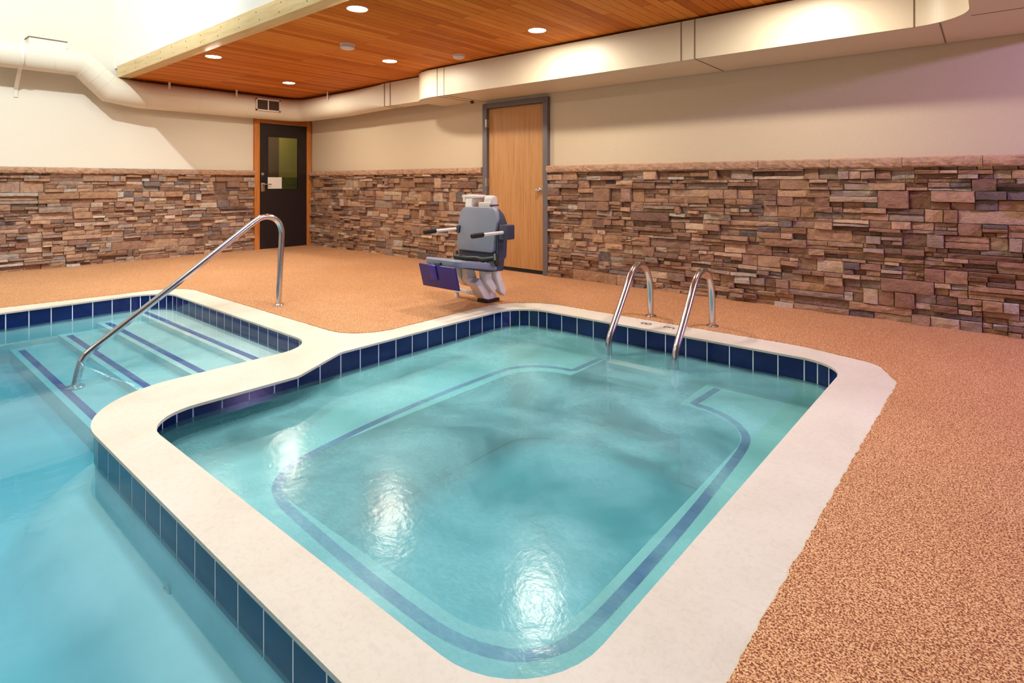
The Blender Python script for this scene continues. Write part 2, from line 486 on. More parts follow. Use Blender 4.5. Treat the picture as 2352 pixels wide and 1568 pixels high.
for k in range(4):
    bm = bmesh.new(); add_box(bm, (2.80, ys[k], -.60), (5.90 if k == 3 else 5.73, -3.18, zs[k]))
    st = link('step', bm, M['plaster'], pool)
    # mosaic nosing: two rows of little tiles
    bm = bmesh.new(); cy = ys[k] + .062; x = 2.93; s = .0235
    while x < 5.72:
        for r in range(2):
            y0 = cy + r * s - s
            add_box(bm, (x + .001, y0 + .001, zs[k] - .001), (x + s - .0015, y0 + s - .001, zs[k] + .0025))
        x += s
    link('step_stripe', bm, M['mosaic'], st)
jt = bmesh.new(); Mj = Matrix.Translation((7.02, -4.60, -.30)) @ Matrix.Rotation(PI / 2, 4, 'X')
lathe(jt, [(.028, 0), (.03, .012), (.018, .016), (.014, .006)], 0, 0, 0, 20, Mj)
link('inlet_fitting', jt, M['white_plastic'], pool, True)

wb = offset_loop(pool_w, .03)
pw = slab('pool_water', wb, [], -.64, PW, M['pool_water'], None, True, True)
tag(pw, 'still pale blue water filling the swimming pool', 'water', kind='stuff')

# ------------------------------------------------------------------ hot tub
spa = empty('hot_tub', 'square hot tub with rounded corners and navy waterline tiles', 'hot tub')
spa_w = loop(spa_w_c)
basin('basin', offset_loop(spa_w, .004), -.02, -.80, M['plaster'], spa)
tile_band('tile_band', spa_w_c, -.004, -.175, spa, -1)
bz = -.30
inner = [(6.80, -1.30, 0), (6.80, -1.87, .02), (6.40, -1.87, .34), (6.40, -4.15, .30), (8.25, -4.15, .34), (8.245, -1.83, .42), (7.72, -1.83, .02), (7.72, -1.30, 0)]
# bench: slab outline = wall loop with the well as a notch opening at the ladder
well = [(6.86, -1.20, 0), (6.86, -1.93, .02), (6.50, -1.93, .33), (6.50, -4.06, .28), (8.16, -4.06, .32), (8.155, -1.93, .36), (7.68, -1.93, .02), (7.68, -1.20, 0)]
wl = loop(well)
so = [Vector((p.x, p.y)) for p in offset_loop(spa_w, .0)]
# split wall loop at the ladder opening and join with well outline
def bench_outline():
    top_y = -1.425
    L = [p for p in so]
    # order wall loop starting just right of the opening, going round to just left of it
    n = len(L)
    # direction: corners listed far-left, far-right, near-right, near-left (clockwise)
    idx = [i for i in range(n)]
    start = min(idx, key=lambda i: (abs(L[i].y - top_y) > .02, abs(L[i].x - 7.95)))
    seq = [L[(start + k) % n] for k in range(n)]
    seq = [p for p in seq if not (abs(p.y + 1.425) < .03 and 6.3 < p.x < 8.2)]
    # begin on right part
    j = min(range(len(seq)), key=lambda i: (seq[i] - Vector((8.28, -1.43))).length)
    seq = seq[j:] + seq[:j]
    out = [Vector((7.68, -1.43))] + seq + [Vector((6.86, -1.43))]
    w = [p for p in wl if p.y < -1.43]
    if (w[0] - Vector((6.86, -1.93))).length > (w[-1] - Vector((6.86, -1.93))).length: w = w[::-1]
    return out + w
bo = bench_outline()
bench = slab('bench', bo, [], -.79, bz, M['plaster'], spa)
# blue edge trim of the bench: ribbon of tiles following the well outline, .07 back from the edge
def ribbon(name, path, off0, off1, z, tl, parent):
    bm = bmesh.new(); P = path; L = [0]
    for a, b in zip(P[:-1], P[1:]): L.append(L[-1] + (b - a).length)
    def at(s):
        s = min(max(s, 0), L[-1] - 1e-6); i = max(k for k in range(len(L)) if L[k] <= s); i = min(i, len(P) - 2)
        t = (P[i + 1] - P[i]).normalized(); return P[i] + t * (s - L[i]), t
    def nrm(s):
        t = (at(s + .03)[0] - at(s - .03)[0]).normalized(); return Vector((t.y, -t.x))
    n = int(L[-1] / tl)
    for k in range(n):
        s0 = L[-1] * k / n + .0015; s1 = L[-1] * (k + 1) / n - .0015
        q = []
        for s, o in ((s0, off0), (s1, off0), (s1, off1), (s0, off1)):
            p = at(s)[0] + nrm(s) * o; q.append((p.x, p.y))
        a = [bm.verts.new((x, y, z + .003)) for x, y in q]; b = [bm.verts.new((x, y, z - .002)) for x, y in q]
        bm.faces.new(a)
        for i in range(4): bm.faces.new((a[i], a[(i + 1) % 4], b[(i + 1) % 4], b[i]))
    return link(name, bm, M['mosaic'], parent)
BAND = [(6.82, -1.46), (6.815, -1.835), (6.68, -1.85), (6.53, -1.93), (6.43, -2.06), (6.41, -2.2), (6.405, -2.77), (6.44, -3.3), (6.48, -3.6), (6.52, -3.83), (6.57, -3.94), (6.66, -4.04),
        (6.8, -4.09), (7.0, -4.105), (7.46, -4.13), (7.85, -4.135), (7.98, -4.11), (8.10, -4.06), (8.18, -3.97), (8.215, -3.85), (8.22, -3.6), (8.22, -3.1), (8.20, -2.55), (8.19, -2.33), (8.17, -2.17), (8.12, -2.07), (8.03, -1.97), (7.93, -1.91),
        (7.83, -1.875), (7.745, -1.875), (7.77, -1.51)]
def chaikin(P, it, keep=()):
    P = [Vector(p) for p in P]
    for _ in range(it):
        Q = [P[0]]
        for i, (a, b) in enumerate(zip(P[:-1], P[1:])):
            Q += [a.lerp(b, .25), a.lerp(b, .75)]
        Q.append(P[-1]); P = Q
    return P
path = [Vector(BAND[0])] + chaikin(BAND[1:-1], 2) + [Vector(BAND[-1])]
ribbon('bench_stripe', path, -.022, .022, bz, .05, spa)
sw = slab('hot_tub_water', offset_loop(spa_w, .03), [], -.82, SW, M['spa_water'], None, True, True)
tag(sw, 'churning milky turquoise water in the hot tub', 'water', kind='stuff')

# ground under everything (blocks light from below)
# ------------------------------------------------------------------ walls
PAL = [lin(176, 138, 114), lin(156, 118, 98), lin(192, 156, 130), lin(138, 106, 92), lin(166, 142, 128), lin(126, 110, 108),
       lin(186, 146, 118), lin(160, 126, 110), lin(148, 112, 92), lin(204, 174, 150), lin(186, 168, 156), lin(170, 130, 102)]
PW_ = [9, 9, 7, 5, 5, 2.5, 8, 8, 6, 5, 3.5, 8]
def stone_wall(name, t0, t1, z0, z1, fn, parent, seed):
    rnd = random.Random(seed); bm = bmesh.new(); cl = bm.loops.layers.float_color.new('stone_colour')
    def put(a, b, c, d):
        g = .0016; a += g; b -= g; c += g; d -= g
        if b - a < .01 or d - c < .008: return
        dep = rnd.choice([.012, .022, .032, .042, .054, .068]) + rnd.uniform(-.004, .004)
        col = list(rnd.choices(PAL, PW_)[0]); k = rnd.uniform(.86, 1.16); col = [min(1, x * k * q) for x, q in zip(col[:3], (1.0, 1.04, 1.03))] + [1]
        nx = max(2, int((b - a) / .05)); nz = 2 if d - c > .04 else 1
        j = lambda s: rnd.uniform(-s, s)
        edge = .0065
        sl0 = rnd.uniform(-.004, .004); sl1 = rnd.uniform(-.004, .004)
        tilt = rnd.uniform(-.014, .014); tl2 = rnd.uniform(-.006, .006)
        grid = []
        for iz in range(nz + 1):
            row = []
            for ix in range(nx + 1):
                u, v = ix / nx, iz / nz
                x = a + (b - a) * u; z = c + (d - c) * v
                bd = ix in (0, nx) or iz in (0, nz)
                if ix in (0, nx): x += (edge if ix == 0 else -edge) * rnd.uniform(.2, 1)
                else: x += j(.006)
                if iz in (0, nz): z += (edge * .8 if iz == 0 else -edge * .8) * rnd.uniform(.1, 1)
                z += (sl0 * (1 - v) + sl1 * v) * (2 * u - 1)
                h = dep + tilt * (v - .5) + tl2 * (u - .5) + j(.0035) - (.003 if bd else 0)
                row.append(bm.verts.new(fn(x, z, max(.006, h))))
            grid.append(row)
        fs = []
        for iz in range(nz):
            for ix in range(nx):
                q = (grid[iz][ix], grid[iz][ix + 1], grid[iz + 1][ix + 1], grid[iz + 1][ix])
                fs.append(bm.faces.new(q))
        ring = [grid[0][i] for i in range(nx + 1)] + [grid[i][nx] for i in range(1, nz + 1)] + \
               [grid[nz][i] for i in range(nx - 1, -1, -1)] + [grid[i][0] for i in range(nz - 1, 0, -1)]
        ringp = [(a + (b - a) * i / nx, c) for i in range(nx + 1)] + [(b, c + (d - c) * i / nz) for i in range(1, nz + 1)] + \
                [(a + (b - a) * i / nx, d) for i in range(nx - 1, -1, -1)] + [(a, c + (d - c) * i / nz) for i in range(nz - 1, 0, -1)]
        md = [bm.verts.new(fn(x, z, max(.002, dep - .010))) for x, z in ringp]
        bk = [bm.verts.new(fn(x, z, 0)) for x, z in ringp]
        n = len(ring)
        for i in range(n):
            k2 = (i + 1) % n
            fs.append(bm.faces.new((ring[k2], ring[i], md[i], md[k2])))
            fs.append(bm.faces.new((md[k2], md[i], bk[i], bk[k2])))
        for f in fs:
            for lp in f.loops: lp[cl] = col
    z = z0
    while z < z1 - .01:
        H = rnd.choice([.05, .07, .09, .10, .12, .14])
        if z + H > z1 - .035: H = z1 - z
        t = t0
        while t < t1 - .005:
            Lg = rnd.choice([.14, .2, .26, .34, .42])
            if t + Lg > t1 - .09: Lg = t1 - t
            if H <= .05: kinds = 1
            else: kinds = rnd.choices([1, 2, 3], [2, 5, 4])[0]
            if H < .085 and kinds == 3: kinds = 2
            cuts = [0] + sorted(rnd.uniform(.3, .7) if kinds == 2 else (i + rnd.uniform(-.15, .15)) / kinds for i in range(1, kinds)) + [1]
            for k in range(kinds):
                za, zb = z + H * cuts[k], z + H * cuts[k + 1]
                # split horizontally
                m = rnd.choices([1, 2, 3], [4, 5, 2])[0] if Lg > .25 else rnd.choices([1, 2], [3, 2])[0]
                xs = [t] + sorted(t + Lg * (i + rnd.uniform(-.25, .25)) / m for i in range(1, m)) + [t + Lg]
                for p, q in zip(xs[:-1], xs[1:]): put(p, q, za, zb)
            t += Lg
        z += H
    o = link(name, bm, M['stone'], parent)
    return o

def cap_course(name, t0, t1, z0, z1, dep, fn, parent, seed):
    rnd = random.Random(seed); bm = bmesh.new(); cl = bm.loops.layers.float_color.new('stone_colour')
    t = t0
    base = lin(192, 156, 130)
    while t < t1 - .01:
        L = rnd.uniform(.45, .75)
        if t + L > t1 - .25: L = t1 - t
        a, b = t + .0015, t + L - .0015; n = max(4, int((b - a) / .035)); rows = []
        prof = [(0, z1), (dep * .82, z1), (dep, z1 - .012), (dep, (z0 + z1) / 2), (dep * .93, z0 + .012), (dep * .8, z0), (0, z0)]
        k = rnd.uniform(.88, 1.12); col = [c * k for c in base[:3]] + [1]
        for i in range(n + 1):
            x = a + (b - a) * i / n
            rows.append([bm.verts.new(fn(x, zz + (rnd.uniform(-.003, .003) if 0 < q < 6 else 0), d + (rnd.uniform(-.006, .006) if 1 < q < 6 else 0))) for q, (d, zz) in enumerate(prof)])
        fs = []
        for r0, r1 in zip(rows[:-1], rows[1:]):
            for q in range(6): fs.append(bm.faces.new((r0[q], r1[q], r1[q + 1], r0[q + 1])))
        fs.append(bm.faces.new(rows[0])); fs.append(bm.faces.new(rows[-1][::-1]))
        for f in fs:
            for lp in f.loops: lp[cl] = col
        t += L
    return link(name, bm, M['stone'], parent)

def wallquad(name, pts, mat, parent=None):
    return raw(name, pts, [tuple(range(len(pts)))], mat, parent)

# left wall x = 0 (door_1 opening y -0.91..-0.02)
D1a, D1b = -.905, -.055
def plane_with_hole(name, fn, t0, t1, z0, z1, h0, h1, hz, mat, thick=.12):
    """wall with a doorway hole between h0..h1 up to hz; fn(t, z, d)"""
    bm = bmesh.new()
    def bx(a, b, c, d):
        pts = [(a, c, 0), (b, c, 0), (b, d, 0), (a, d, 0), (a, c, -thick), (b, c, -thick), (b, d, -thick), (a, d, -thick)]
        v = [bm.verts.new(fn(*p)) for p in pts]
        for f in ((0, 1, 2, 3), (7, 6, 5, 4), (0, 4, 5, 1), (1, 5, 6, 2), (2, 6, 7, 3), (3, 7, 4, 0)): bm.faces.new([v[i] for i in f])
    bx(t0, h0, z0, z1); bx(h1, t1, z0, z1); bx(h0, h1, hz, z1)
    o = link(name, bm, mat); o['kind'] = 'structure'; return o
fL = lambda t, z, d: (d, t, z)
fR = lambda t, z, d: (t, WY - d, z)
wl_ = plane_with_hole('wall_left', fL, YB, WY + .1, 0, TALL, D1a, D1b, 2.075, M['lit_wall'])
stone_wall('stone_veneer', -6.2, -.985, 0, 1.222, fL, wl_, 3)
cap_course('stone_cap', -6.2, -.985, 1.212, 1.290, .085, fL, wl_, 5)
D2a, D2b = 4.27, 5.17
wr_ = plane_with_hole('wall_back', fR, -.1, XR, 0, CEIL + .02, D2a, D2b, 2.04, M['wall'])
stone_wall('stone_veneer', .055, 4.195, 0, 1.222, fR, wr_, 11)
cap_course('stone_cap', .03, 4.195, 1.212, 1.290, .085, fR, wr_, 6)
stone_wall('stone_veneer', 5.235, 10.6, 0, 1.222, fR, wr_, 17)
cap_course('stone_cap', 5.235, 10.6, 1.212, 1.290, .085, fR, wr_, 8)
w = box('wall_right', (XR, YB, 0), (XR + .1, .1, TALL), M['dim_wall']); w['kind'] = 'structure'
w = box('wall_front', (-.1, YB - .1, 0), (XR, YB, TALL), M['tall_wall']); w['kind'] = 'structure'
# white upper wall above the beam, low wood ceiling, tall ceiling
w = box('wall_upper', (-.1, FY + .005, 2.655), (XR, FY + .12, TALL), M['tall_wall']); w['kind'] = 'structure'
w = box('ceiling', (-.1, FY + .1, CEIL), (XR, .15, CEIL + .04), M['planks']); w['kind'] = 'structure'
w = box('ceiling', (-.1, YB, TALL), (XR, FY + .2, TALL + .1), M['tall_wall']); w['kind'] = 'structure'

beam = box('trim_1', (.24, FY - .035, 2.495), (XR, FY + .10, 2.652), M['beam'], None, .004)
tag(beam, 'pale pine beam edging the low wood ceiling', 'beam', kind='structure')
bm = bmesh.new(); rnd = random.Random(4)
x = .6
while x < 6.5:
    for z in (2.535, 2.61):
        Mn = Matrix.Translation((x + rnd.uniform(-.05, .05), FY - .035, z)) @ Matrix.Rotation(PI / 2, 4, 'X')
        lathe(bm, [(.006, -.001), (.006, .0015), (.003, .002)], 0, 0, 0, 8, Mn)
    x += .4
link('nail_head', bm, M['bronze'], beam)

# ------------------------------------------------------------------ door 1 (dark door in the corner)
d1 = empty('door_1', kind='structure')
def fr_box(name, lo, hi, m, p, bev=.003): return box(name, lo, hi, m, p, bev)
fr_box('door_casing', (-.02, -.985, 0), (.055, D1a + .005, 2.155), M['pine_v'], d1)
fr_box('door_casing', (-.02, D1b - .005, 0), (.055, .02, 2.155), M['pine_v'], d1)
fr_box('door_casing', (-.02, D1a + .006, 2.075), (.053, D1b - .006, 2.155), M['pine_h'], d1)
# leaf with glazed opening
bm = bmesh.new()
ya, yb, za, zb = -.755, -.215, .985, 1.86
for lo, hi in (((.0, D1a + .008, .012), (.035, D1b - .008, za)), ((.0, D1a + .008, zb), (.035, D1b - .008, 2.068)),
               ((.0, D1a + .008, za), (.035, ya, zb)), ((.0, yb, za), (.035, D1b - .008, zb))): add_box(bm, lo, hi)
leaf = link('door_leaf', bm, M['door_dark'], d1)
bm = bmesh.new()
for lo, hi in (((.03, ya - .012, za - .012), (.042, yb + .012, za + .006)), ((.03, ya - .012, zb - .006), (.042, yb + .012, zb + .012)),
               ((.03, ya - .012, za), (.042, ya + .006, zb)), ((.03, yb - .006, za), (.042, yb + .012, zb))): add_box(bm, lo, hi, None, .002)
link('window_trim', bm, M['door_dark'], leaf)
box('window_pane', (.014, ya, za), (.018, yb, zb), M['glass'], leaf)
bm = bmesh.new()
lathe(bm, [(.026, 0), (.026, .012), (.018, .02)], 0, 0, 0, 20, Matrix.Translation((.035, -.845, 1.235)) @ Matrix.Rotation(PI / 2, 4, 'Y'))
link('deadbolt', bm, M['brass'], leaf, True)
bm = bmesh.new(); add_box(bm, (.035, -.875, .95), (.046, -.815, 1.095), None, .003)
add_tube(bm, [(.04, -.845, 1.07), (.085, -.845, 1.07), (.09, -.83, 1.07), (.09, -.72, 1.066)], .009, 12)
link('lever_handle', bm, M['brass'], leaf, True)
box('lock_housing', (.035, -.88, 1.10), (.05, -.81, 1.21), M['black_rubber'], leaf, .004)
box('threshold', (.0, D1a, .0), (.05, D1b, .011), M['bronze'], d1)
note = box('paper_notice', (.0365, -.762, .995), (.0385, -.52, 1.185), M['paper'])
tag(note, 'blank white paper notice taped to the glass of the dark door', 'notice')
note.location.x = .006
# room beyond door 1
rb = box('wall_beyond', (-1.6, -1.6, 0), (-1.55, .9, 2.6), M['brown_room']); rb['kind'] = 'structure'
rb = box('wall_beyond', (-1.55, .26, 1.2), (-1.50, .9, 2.6), M['green_room']); rb['kind'] = 'structure'
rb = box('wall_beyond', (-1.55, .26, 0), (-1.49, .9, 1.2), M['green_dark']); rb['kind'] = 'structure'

# ------------------------------------------------------------------ door 2 (oak door)
d2 = empty('door_2', kind='structure')
fz = 2.10
bm = bmesh.new()
add_box(bm, (4.20, -.015, 0), (D2a + .004, .075, fz), None, .003); add_box(bm, (D2b - .004, -.015, 0), (5.235, .075, fz), None, .003)
add_box(bm, (D2a, -.015, 2.038), (D2b, .075, fz), None, .003)
link('door_frame', bm, M['frame_grey'], d2, True)
leaf2 = box('door_leaf', (D2a + .006, .022, .05), (D2b - .006, .062, 2.034), M['oak'], d2, .002)
box('under_door_shade', (D2a + .004, .03, .005), (D2b - .004, .05, .052), M['black'], d2)  # black strip painting in the shade of the gap under the leaf
box('door_gap', (D2a, .064, .0045), (D2b, .10, 2.03), M['black'], d2)
bm = bmesh.new()
lathe(bm, [(.032, 0), (.032, .006), (.012, .012), (.011, .03), (.026, .042), (.029, .056), (.022, .068), (.008, .072)], 0, 0, 0, 24,
      Matrix.Translation((5.10, .022, 1.0)) @ Matrix.Rotation(PI / 2, 4, 'X'))
link('door_knob', bm, M['brass'], leaf2, True)
for z in (.28, 1.05, 1.80):
    bm = bmesh.new(); add_tube(bm, [(D2a + .004, .012, z), (D2a + .004, .012, z + .1)], .007, 10); add_box(bm, (D2a - .02, -.0165, z), (D2a + .004, -.0145, z + .1))
    link('hinge', bm, M['brass'], d2)

# ------------------------------------------------------------------ ducts
def prof(c, rt, up, w, h, cr, n=40):
    """rounded-rectangle ring: half sizes w,h, corner radius cr"""
    out = []; cr = min(cr, w, h)
    q = n // 4
    for k, (sx, sy) in enumerate(((1, 1), (-1, 1), (-1, -1), (1, -1))):
        for i in range(q):
            a = PI / 2 * k + PI / 2 * i / (q - 1)
            out.append(c + rt * (sx * (w - cr) + cr * math.cos(a)) + up * (sy * (h - cr) + cr * math.sin(a)))
    return out
Z = Vector((0, 0, 1))
rd = empty('round_duct', 'painted round duct running along the left wall and bending at the corner', 'duct')
XD = .245
cl_pts = [(XD, -9, 2.625), (XD, -3.36, 2.625), (XD, -2.98, 2.30), (XD, -.30, 2.30)]
rad = []
P = []; R_ = []
P += [Vector((XD, -9, 2.625)), Vector((XD, -3.33, 2.625)), Vector((XD, -3.02, 2.335)), Vector((XD, -2.70, 2.30))]
R_ += [.160, .162, .172, .184]
P += [Vector((XD, -2.0, 2.30)), Vector((XD, -1.0, 2.30)), Vector((XD, -.62, 2.30))]; R_ += [.184] * 3
for k in range(1, 7):
    a = PI / 2 * k / 6; P.append(Vector((XD + .32 * (1 - math.cos(a)), -.62 + .32 * math.sin(a), 2.30))); R_.append(.184)
P.append(Vector((1.2, -.30, 2.30))); R_.append(.184); P.append(Vector((1.75, -.30, 2.30))); R_.append(.184)
bm = bmesh.new(); rings = []
for i, p in enumerate(P):
    if i == 0: t = (P[1] - P[0]).normalized()
    elif i == len(P) - 1: t = (P[i] - P[i - 1]).normalized()
    else: t = ((P[i] - P[i - 1]).normalized() + (P[i + 1] - P[i]).normalized()).normalized()
    rt = t.cross(Z).normalized(); up = rt.cross(t).normalized()
    k_ = 1.0
    if 0 < i < 4: k_ = 1 / max(.5, math.cos((P[i] - P[i - 1]).angle(P[i + 1] - P[i]) / 2))
    ring = prof(Vector((0, 0, 0)), rt, up, R_[i], R_[i], R_[i])
    rings.append([p + rt * v.dot(rt) + up * (v.dot(up) * k_) for v in ring])
# transition to the flat rectangular piece
for s in range(1, 6):
    u = s / 5; p = Vector((1.75 + .9 * u, -.30, 2.30 + .022 * u))
    rings.append(prof(p, Vector((0, -1, 0)), Z, .184 - .064 * u, .184 - .024 * u, .184 * (1 - u) + .012))
add_loft(bm, rings)
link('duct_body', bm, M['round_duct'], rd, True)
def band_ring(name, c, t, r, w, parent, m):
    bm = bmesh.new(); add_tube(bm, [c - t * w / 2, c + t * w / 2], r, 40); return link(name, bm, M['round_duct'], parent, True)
for y, r in ((-3.62, .161), (-3.9, .161), (-5.4, .161)):
    band_ring('seam_band', Vector((XD, y, 2.625)), Vector((0, 1, 0)), r + .002, .006, rd, M['duct'])
for y in (-2.62, -1.95, -1.25):
    band_ring('seam_band', Vector((XD, y, 2.30)), Vector((0, 1, 0)), .1865, .008, rd, M['duct'])
dg = (Vector((XD, -3.02, 2.335)) - Vector((XD, -3.33, 2.625))).normalized()
for u in (.2, .5, .8):
    band_ring('seam_band', Vector((XD, -3.33, 2.625)).lerp(Vector((XD, -3.02, 2.335)), u), dg, .1635 + .010 * u, .004, rd, M['duct'])
# hanger straps
for pt in ((.30, -2.35), (.36, -1.45)):
    box('hanger_strap', (pt[0] + .09, pt[1] - .014, 2.40), (pt[0] + .094, pt[1] + .014, CEIL), M['detector'], rd)
box('hanger_strap', (1.35, -.48, 2.36), (1.378, -.474, CEIL), M['detector'], rd)
# strap around the upper duct
bm = bmesh.new()
ring0 = []; y0 = -3.93
for (w0, th) in ((y0 - .02, 0), (y0 + .02, 0)): pass
a_in = []; n = 20
for k in range(n + 1):
    a = math.radians(150) - math.radians(240) * k / n
    a_in.append((XD + .166 * math.cos(a), 2.625 + .166 * math.sin(a)))
a_in += [(XD - .05, 2.40), (XD - .14, 2.33), (.012, 2.24), (.006, 2.15)]
vs = [[bm.verts.new((x, y, z)) for y in (y0 - .02, y0 + .02)] for x, z in a_in]
vs2 = [[bm.verts.new((x + .004, y, z - .004)) for y in (y0 - .02, y0 + .02)] for x, z in a_in]
for i in range(len(vs) - 1):
    bm.faces.new((vs[i][0], vs[i][1], vs[i + 1][1], vs[i + 1][0])); bm.faces.new((vs2[i][0], vs2[i + 1][0], vs2[i + 1][1], vs2[i][1]))
    for q in (0, 1): bm.faces.new((vs[i][q], vs[i + 1][q], vs2[i + 1][q], vs2[i][q]))
link('support_strap', bm, M['white_duct'], rd)
# access collar on the upper duct
bm = bmesh.new(); add_box(bm, (.14, -3.86, 2.70), (.36, -3.50, 2.845))
col = link('access_box', bm, M['white_duct'], rd)
bm = bmesh.new(); add_box(bm, (.13, -3.87, 2.845), (.37, -3.49, 2.853)); link('access_lid', bm, M['seam'], col)
# supply grille facing into the room above the dark door
g = empty('supply_grille', 'white two-panel air grille on the corner duct above the dark door', 'grille')
gx = .435
bm = bmesh.new()
for lo, hi in (((gx, -1.15, 2.225), (gx + .014, -1.128, 2.415)), ((gx, -.775, 2.225), (gx + .014, -.753, 2.415)), ((gx, -.962, 2.24), (gx + .014, -.945, 2.40)),
               ((gx, -1.15, 2.225), (gx + .014, -.753, 2.245)), ((gx, -1.15, 2.395), (gx + .014, -.753, 2.415))): add_box(bm, lo, hi)
link('frame', bm, M['detector'], g)
box('collar', (gx - .09, -1.14, 2.235), (gx - .001, -.763, 2.405), M['duct'], g)
bm = bmesh.new()
for i in range(9):
    z = 2.252 + i * .0165
    add_box(bm, (0, -1.125, 0), (.012, -.775, .0015), Matrix.Translation((gx, 0, z)) @ Matrix.Rotation(.7, 4, 'Y'))
link('louvre', bm, M['grille_dark'], g)
box('backing', (gx - .0009, -1.128, 2.245), (gx, -.775, 2.395), M['grille_dark'], g)

# long rectangular duct on the back wall, with an elbow into the room at its right end
sd = empty('rectangular_duct', 'long cream rectangular duct under the wood ceiling along the back wall', 'duct')
zb_, zt_ = 2.142, 2.478
yF = -.66
plan = [(3.62, .02)]
# left nose
cxn, cyn, rn = 3.95, yF + .36, .36
L_pl = [Vector((3.55, .03)), Vector((3.52, -.12)), Vector((3.45, -.22))]
nose = [Vector((cxn + (.50) * math.cos(a), cyn + rn * math.sin(a))) for a in [PI + PI / 2 * k / 10 for k in range(0, 11)]]
L_pl = [Vector((3.45, .03))] + nose
front = [Vector((8.93, yF))]
el = [Vector((8.78 + .30 * math.sin(PI / 2 * k / 24), yF - .30 + .30 * math.cos(PI / 2 * k / 24))) for k in range(1, 25)]
L_pl += [Vector((8.78, yF))] + el + [Vector((9.08, -2.6)), Vector((9.80, -2.6)), Vector((9.80, .03))]
slab('duct_body', L_pl, [], zb_, zt_, M['duct'], sd, True, True)
def vseam(x, w=.010, d=.004, bot=True, p=sd, m='seam', y=yF):
    box('flange_seam', (x, y - d, zb_ - .001), (x + w, y + .01, zt_ + .002), M[m], p)
    if bot: box('flange_seam', (x, y - .001, zb_ - .003), (x + w, .02, zb_ + .001), M[m], p)
for x_, b_ in ((4.05, True), (4.17, True), (7.14, False), (7.26, True), (8.78, False), (8.92, True)): vseam(x_, .008, .003, b_)
vseam(5.62, .005, .002, False, sd, 'duct'); vseam(5.72, .005, .002, False, sd, 'duct')
box('bottom_seam', (9.085, -.753, zb_ - .002), (9.79, -.746, zb_ + .001), M['seam'], sd)
# short narrow piece linking it with the round duct
sh = box('link_section', (2.65, -.42, 2.162), (3.47, -.18, 2.482), M['duct'], sd)
for x_ in (2.70, 2.83): box('flange_seam', (x_, -.425, 2.160), (x_ + .014, -.178, 2.484), M['seam'], sh)
# little rusty bracket bolt under the duct near the nose
bm = bmesh.new(); lathe(bm, [(.022, 0), (.026, -.02), (.012, -.035)], 4.10, -.10, zb_, 12); link('bolt', bm, M['bronze'], sd)

# ------------------------------------------------------------------ downlights and detectors
LAMPS = [(5.26, -2.63, 'recessed downlight nearest the pine beam, above the hot tub end'), (5.98, -1.18, 'recessed downlight beside the long duct right of the oak door'),
         (3.87, -1.23, 'recessed downlight nearest the left end of the long duct'), (2.55, -2.64, 'recessed downlight by the pine beam at far left'),
         (1.63, -1.25, 'recessed downlight nearest the dark corner door'), (8.15, -1.20, 'recessed downlight above the right end of the long duct by its elbow')]
def make_lamp():
    o = empty('recessed_downlight')
    bm = bmesh.new(); lathe(bm, [(.088, .004), (.088, -.003), (.080, -.005), (.0745, -.001), (.0745, .004)], 0, 0, 0, 32); link('trim_ring', bm, M['detector'], o, True)
    bm = bmesh.new(); lathe(bm, [(.0735, .004), (.0735, -.0012), (.05, -.0016), (.01, -.0018)], 0, 0, 0, 32); link('lens', bm, M['lamp'], o, True)
    return o
def dup(root, loc):
    r = root.copy(); C.objects.link(r); r.location = loc
    for ch in list(root.children):
        c = ch.copy(); C.objects.link(c); c.parent = r
    return r
first = make_lamp()
SPOT = 30
for i, (x, y, lb) in enumerate(LAMPS):
    o = first if i == 0 else dup(first, (x, y, CEIL))
    o.location = (x, y, CEIL); tag(o, lb, 'ceiling light', 'recessed downlights in the wood ceiling')
def detector(x, y, pr, label):
    o = empty('smoke_detector', label, 'smoke detector', None, (x, y, CEIL))
    bm = bmesh.new(); lathe(bm, pr[0], 0, 0, 0, 32); link('base', bm, M['detector'], o, True)
    bm = bmesh.new(); lathe(bm, pr[1], 0, 0, 0, 32); link('cover', bm, M['detector'], o, True)
    return o
detector(4.18, -2.0, ([(.075, 0), (.075, -.016), (.066, -.018)], [(.060, -.017), (.070, -.026), (.070, -.042), (.050, -.052), (.01, -.053)]), 'round white smoke detector between the downlights')
detector(4.70, -.93, ([(.070, 0), (.070, -.010), (.06, -.012)], [(.058, -.011), (.066, -.02), (.045, -.04), (.02, -.046)]), 'small white smoke detector close to the long duct')

def spline(P, n=5):
    P = [Vector(p) for p in P]; out = []
    for i in range(len(P) - 1):
        a = P[max(i - 1, 0)]; b = P[i]; c = P[i + 1]; d = P[min(i + 2, len(P) - 1)]
        for k in range(n):
            t = k / n
            out.append(.5 * ((2 * b) + (c - a) * t + (2 * a - 5 * b + 4 * c - d) * t * t + (3 * b - a - 3 * c + d) * t ** 3))
    out.append(P[-1]); return out
# ------------------------------------------------------------------ stainless handrail
def flange(bm, x, y, z, r=.045):
    lathe(bm, [(r, 0), (r, .006), (r * .8, .013), (.024, .016), (.022, .018)], x, y, z, 28)
hr = empty('pool_handrail', 'curved stainless steel handrail rising from the pool steps to the deck', 'handrail', None, (4.346, -2.818, 0))
def loc_(pts, o): return [(x - o[0], y - o[1], z - o[2]) for x, y, z in pts]
pr = spline([(4.346, y, z) for y, z in ((-2.818, 0), (-2.805, .30), (-2.79, .60), (-2.792, .675), (-2.815, .735), (-2.862, .778), (-2.925, .795), (-2.99, .782), (-3.06, .738), (-3.16, .665), (-3.66, .298), (-4.06, .01), (-4.195, -.088), (-4.235, -.13), (-4.256, -.19), (-4.284, -.33))], 6)
